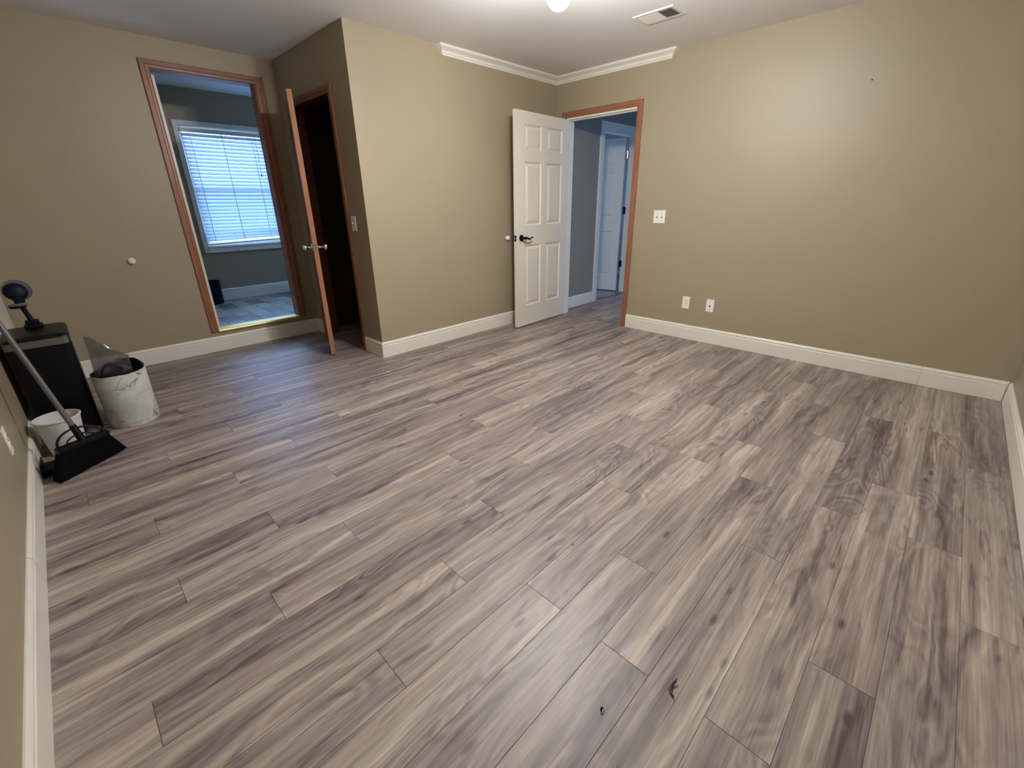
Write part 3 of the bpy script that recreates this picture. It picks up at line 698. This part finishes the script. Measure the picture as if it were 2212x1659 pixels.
loft([(0, rrect(tx0 + .004, tx1 + .004, ty0 + .004, ty1 - .004, .03)), (.020, rrect(tx0 + .002, tx1 + .002, ty0 + .002, ty1 - .002, .03))]).build('base_trim', M_steel, tc_, 'steel foot trim')
loft([(.545, rrect(tx0 - .003, tx1 + .003, ty0 - .003, ty1 + .003, .032)), (.583, rrect(tx0 - .003, tx1 + .003, ty0 - .003, ty1 + .003, .032))]).build('rim_band', M_steel, tc_, 'brushed steel band')
loft([(.583, rrect(tx0 - .002, tx1 + .002, ty0 - .002, ty1 + .002, .032)), (.592, rrect(tx0, tx1, ty0, ty1, .032)), (.600, rrect(tx0 + .012, tx1 - .012, ty0 + .012, ty1 - .012, .028)), (.603, rrect(tx0 + .05, tx1 - .05, ty0 + .05, ty1 - .05, .02))]).build('lid', M_black, tc_)
m = MB().box(tx1 + .003, tx1 + .045, (ty0 + ty1)/2 - .05, (ty0 + ty1)/2 + .05, .008, .020, .003); m.build('pedal', M_black, tc_)

# suction cup phone holder on the lid
gx0, gy0 = -.40, -4.293
ph = thing('phone_holder', (gx0, gy0, .603), 'black suction cup phone holder with clear round rim on the trash can lid', 'phone holder')
m = MB().box(gx0 - .03, gx0 + .03, gy0 - .040, gy0 + .040, .603, .625, .006); m.box(gx0 - .022, gx0 + .022, gy0 - .030, gy0 + .030, .625, .650, .007); m.build('clamp_base', M_black, ph)
MB().tube([(gx0, gy0, .645), (gx0 - .004, gy0 - .008, .69), (gx0, gy0 - .016, .735), (gx0, gy0 - .018, .755)], [.014, .012, .012, .012], 12).build('arm', M_black, ph)
m = MB().lathe([(.001, -.011), (.030, -.011), (.036, -.006), (.037, .004), (.031, .010), (.001, .010)], Matrix.Translation((gx0 + .006, gy0 - .028, .741)) @ Matrix.Rotation(R(4), 4, 'X') @ Matrix.Diagonal((.7, 1.1, 1, 1)), 28); m.build('locking_ring', M_handle, ph, 'grey rimmed oval ring')
m = MB().lathe([(.001, -.013), (.028, -.013), (.034, -.007), (.034, .0), (.001, .002)], Matrix.Translation((gx0 + .010, gy0 - .030, .738)) @ Matrix.Diagonal((.72, 1.08, 1, 1)), 28); m.build('ring_core', M_black, ph)
cupM = frame((gx0 - .004, gy0 - .016, .815), (.93, .16, .28), (0, 1, 0))
m = MB().lathe([(.001, .018), (.026, .017), (.044, .010), (.050, 0), (.046, -.012), (.030, -.022), (.001, -.024)], cupM, 36); m.tube([(gx0, gy0 - .016, .752), (gx0 - .002, gy0 - .016, .785)], [.022, .026], 14); m.build('suction_cup', M_navy, ph)
m = MB().lathe([(.040, -.020), (.054, -.016), (.060, -.008), (.0615, -.006), (.0605, -.005), (.053, -.013), (.040, -.0175)], frame((gx0 - .012, gy0 - .008, .822), (.93, .16, .28)), 36); m.build('clear_rim', M_film, ph)

# marble print bin with black liner
bc = Vector((-.098, -4.016, 0))
bn = thing('waste_bin', bc, 'round white marble print waste bin with a black liner', 'waste bin')
rb_, rt_, hb2 = .125, .129, .335
m = MB().lathe([(.001, .004), (rb_ - .008, .004), (rb_ - .002, .0), (rb_, .006), (rt_, hb2 - .004), (rt_ - .002, hb2), (rt_ - .005, hb2 - .002), (rb_ - .006, .012), (.001, .012)], Matrix.Translation(bc), 64)
m.build('body', M_marble, bn)
m = MB(); n = 48; vs = []; fs = []
lv = [(rt_ + .0012, hb2 - .012), (rt_ + .001, hb2 + .001), (rt_ - .004, hb2 + .004), (rt_ - .010, hb2 + .002), (rt_ - .02, hb2 - .05), (rt_ - .03, .12)]
for j, (r0, z0) in enumerate(lv):
    for k in range(n):
        a = 2*PI*k/n; back = max(0, math.cos(a - R(150))) ** 2
        wv = noise.noise(Vector((math.cos(a)*3, math.sin(a)*3, j * .5)))
        up = (.040 * back + .010 * wv) if 1 <= j <= 3 else 0
        if j == 0: up = .004 * wv
        vs.append(bc + Vector((math.cos(a) * (r0 - up * .35 + (.006 * wv if j > 2 else 0)), math.sin(a) * (r0 - up * .35 + (.006 * wv if j > 2 else 0)), z0 + up)))
fs = [(j*n + k, j*n + (k+1) % n, (j+1)*n + (k+1) % n, (j+1)*n + k) for j in range(1, len(lv) - 1) for k in range(n)]
fs.append(tuple(5*n + k for k in range(n)))
m.add(vs, fs, True); m.build('liner', M_liner, bn)
MB().tube([bc + Vector(q) for q in ((.06, -.075, .325), (.05, -.070, .360), (.04, -.045, .385), (.03, -.005, .378), (.03, .025, .345))], .006, 8).build('liner_tie', M_liner, bn)
# clear plastic bag standing out of the bin
P4 = [Vector((-.10, -4.125, .33)), Vector((-.10, -3.955, .33)), Vector((-.10, -4.108, .575)), Vector((-.10, -3.945, .415))]
def bagpt(u, v, s_):
    q = (P4[0]*(1-u) + P4[1]*u)*(1-v) + (P4[2]*(1-u) + P4[3]*u)*v
    e_ = 4*u*(1-u)*(.35 + .65*(1-v))
    q = q + Vector((s_ * .022 * e_ + .012 * noise.noise(q * 22 + Vector((s_, 0, 0))) + .03 * (v - .3) * 0, .006 * noise.noise(q * 30), .008 * noise.noise(q * 26)))
    q.z -= (1 - v) * .06; return q
m = MB(); N = 16
for s_ in (-1, 1):
    vs = [bagpt(i / N, j / N, s_ if 0 < i < N and j < N else 0) for j in range(N + 1) for i in range(N + 1)]
    m.add(vs, [(j*(N+1) + i, j*(N+1) + i + 1, (j+1)*(N+1) + i + 1, (j+1)*(N+1) + i) for j in range(N) for i in range(N)], True)
tag(m.build('plastic_bag', M_film), 'crumpled clear plastic bag sticking out of the marble print bin', 'bag')

# small white tub
tb = thing('plastic_tub', (.100, -4.329, 0), 'small white plastic tub between broom and black trash can', 'tub')
Mt = Matrix.Translation((.100, -4.329, 0))
MB().lathe([(.001, .002), (.068, .002), (.071, 0), (.0725, .006), (.0945, .198), (.0925, .199), (.0705, .008), (.001, .008)], Mt, 48).build('body', M_tub, tb)
MB().lathe([(.093, .194), (.0975, .195), (.0995, .199), (.0975, .203), (.093, .2035), (.0920, .199), (.093, .194)], Mt, 48).build('rim', M_tub, tb)

# broom
br = thing('broom', (.42, -4.25, 0), 'black bristle broom with grey handle leaning on the left wall', 'broom')
cl, cr_ = Vector((.500, -4.345, .160)), Vector((.415, -4.160, .150)); hd = (cr_ - cl).normalized(); mid = (cl + cr_) / 2
bl_, br_ = Vector((.498, -4.392, .004)), Vector((.300, -4.118, .004))
th_ = Vector((hd.y, -hd.x, 0)).normalized() * .018
m = MB(); nn = 26; vs = []
for j in range(7):
    v_ = j / 6
    for sgn in (1, -1):
        for i in range(nn + 1):
            u_ = i / nn; q = (cl*(1-u_) + cr_*u_)*(1-v_) + (bl_*(1-u_) + br_*u_)*v_
            k = 1 + .9 * v_; jag = (noise.noise(Vector((i * 1.7, sgn, 0))) * .012) if j == 6 else 0
            vs.append(q + th_ * sgn * k * (1 if sgn > 0 else 1) + Vector((0, 0, -0.0 + abs(jag))) + hd * noise.noise(Vector((i, j, 3))) * .003)
W_ = 2 * (nn + 1)
fs = []
for j in range(6):
    for sd in (0, nn + 1):
        for i in range(nn): fs.append((j*W_ + sd + i, j*W_ + sd + i + 1, (j+1)*W_ + sd + i + 1, (j+1)*W_ + sd + i))
    for e_ in (0, nn): fs.append((j*W_ + e_, j*W_ + nn + 1 + e_, (j+1)*W_ + nn + 1 + e_, (j+1)*W_ + e_))
for i in range(nn): fs += [(i, i + 1, nn + 2 + i, nn + 1 + i), (6*W_ + i, 6*W_ + i + 1, 6*W_ + nn + 2 + i, 6*W_ + nn + 1 + i)]
m.add(vs, fs); bs_ = m.build('bristles', M_bristle, br); bs_['kind'] = 'stuff'
m = MB()
Mh = frame(mid + Vector((0, 0, .004)), (0, 0, 1), hd); m.obox(Mh, (cr_ - cl).length + .012, .040, .026, .006); m.build('head', M_black, br, 'black head cap')
sk = mid + Vector((.0, 0, .012))
htop = Vector((.316, -4.36, .741)); hdir = (htop - sk).normalized()
for rr, zz, r0 in ((.096, .070, .0055), (.060, .036, .004)):
    pts = []
    for k in range(17):
        a = PI * k / 16; pts.append(mid + hd * (-math.cos(a) * rr) + hdir * (math.sin(a) * zz) + Vector((0, 0, .010)))
    MB().tube(pts, r0, 8).build('brace', M_black, br)
MB().tube([sk, sk + hdir * .085], [.017, .014], 14).build('socket', M_black, br)
L_ = (-CC + .013 - sk.y) / hdir.y
MB().tube([sk + hdir * .04, sk + hdir * L_], .0118, 14).build('handle', M_handle, br, 'grey metal handle')
# guessed dust pan; its black also stands in for the broom's shadow
dp = thing('dustpan', (.30, -4.38, 0), 'small black dustpan, guessed, standing in for shadow between broom and left baseboard', 'dustpan')
m = MB(); x0, x1, y0, y1 = .205, .40, -4.436, -4.345
m.box(x0, x1, y0, y1, 0.001, .004); m.box(x0, x1, y0, y0 + .003, .004, .045); m.box(x0, x1, y1 - .003, y1, .004, .030); m.box(x1 - .003, x1, y0 + .003, y1 - .003, .004, .035); m.build('pan', M_black, dp)
MB().box(x0 - .012, x0, y0, y1, .001, .006, .001).build('lip', M_handle, dp, 'grey rubber lip')
MB().tube([(x1, (y0 + y1)/2, .02), (x1 + .03, (y0 + y1)/2, .028)], .009, 10).build('grip', M_black, dp)

# bathroom bin
bb = thing('bathroom_bin', (-2.80, -2.905, BZ), 'dark navy round bin on the bathroom floor below the window', 'waste bin')
Mb = Matrix.Translation((-2.80, -2.905, BZ))
MB().lathe([(.001, .002), (.098, .002), (.100, 0), (.102, .02), (.108, .255), (.105, .255), (.099, .02), (.001, .015)], Mb, 40).build('body', M_navy, bb)
MB().lathe([(.1085, .245), (.111, .250), (.110, .262), (.104, .264), (.104, .250)], Mb, 40).build('rim', M_navy, bb)
MB().lathe([(.103, .004), (.105, .008), (.106, .030), (.1035, .034)], Mb, 40).build('base_ring', M_navy, bb)

# ------------------------------------------------------------------ crumbs on the planks
def flake(name, c_, L, W_, rot, mat, label, cat, seed):
    pts = []; rr = random.Random(seed); n = 9
    m = MB(); vs = []
    for i in range(n + 1):
        u_ = i / n; ww = W_ * math.sin(PI * min(.98, max(.06, u_))) * (.6 + .6 * rr.random())
        zc = .003 + .006 * math.sin(u_ * 5 + seed); off = .18 * L * math.sin(u_ * 4)
        for s_, dz in ((-1, 0), (0, .0025), (1, 0)): vs.append(Vector((u_ * L - L/2, s_ * ww + off, zc + dz)))
    fs = [(i*3 + k, i*3 + k + 1, i*3 + 4 + k, i*3 + 3 + k) for i in range(n) for k in (0, 1)]
    vs += [v - Vector((0, 0, .0012)) for v in vs]; o_ = 3 * (n + 1); fs += [tuple(q + o_ for q in reversed(f)) for f in fs]
    m.add(vs, fs); m.xf(Matrix.Translation((*c_, 0.0)) @ Matrix.Rotation(rot, 4, 'Z'))
    lo = min(v.z for v in m.v); m.v = [v - Vector((0, 0, lo - .0003)) for v in m.v]
    tag(m.build(name, mat), label, cat)
M_leaf = NT('dry_leaf').set(srgb(74, 52, 36), .7)
M_leafd = NT('dark_debris').set(srgb(38, 28, 22), .7)
flake('dry_leaf', (3.120, -3.240), .052, .007, R(115), M_leaf, 'curled brown leaf scrap lying on the planks near the bottom edge', 'leaf', 3)
flake('debris_crumb', (3.009, -3.424), .013, .003, R(100), M_leafd, 'tiny dark crumb on the floor left of the curled leaf', 'crumb', 5)
flake('debris_crumb', (2.586, -2.995), .009, .002, R(40), M_leafd, 'tiny dark crumb in the middle of the floor', 'crumb', 8)
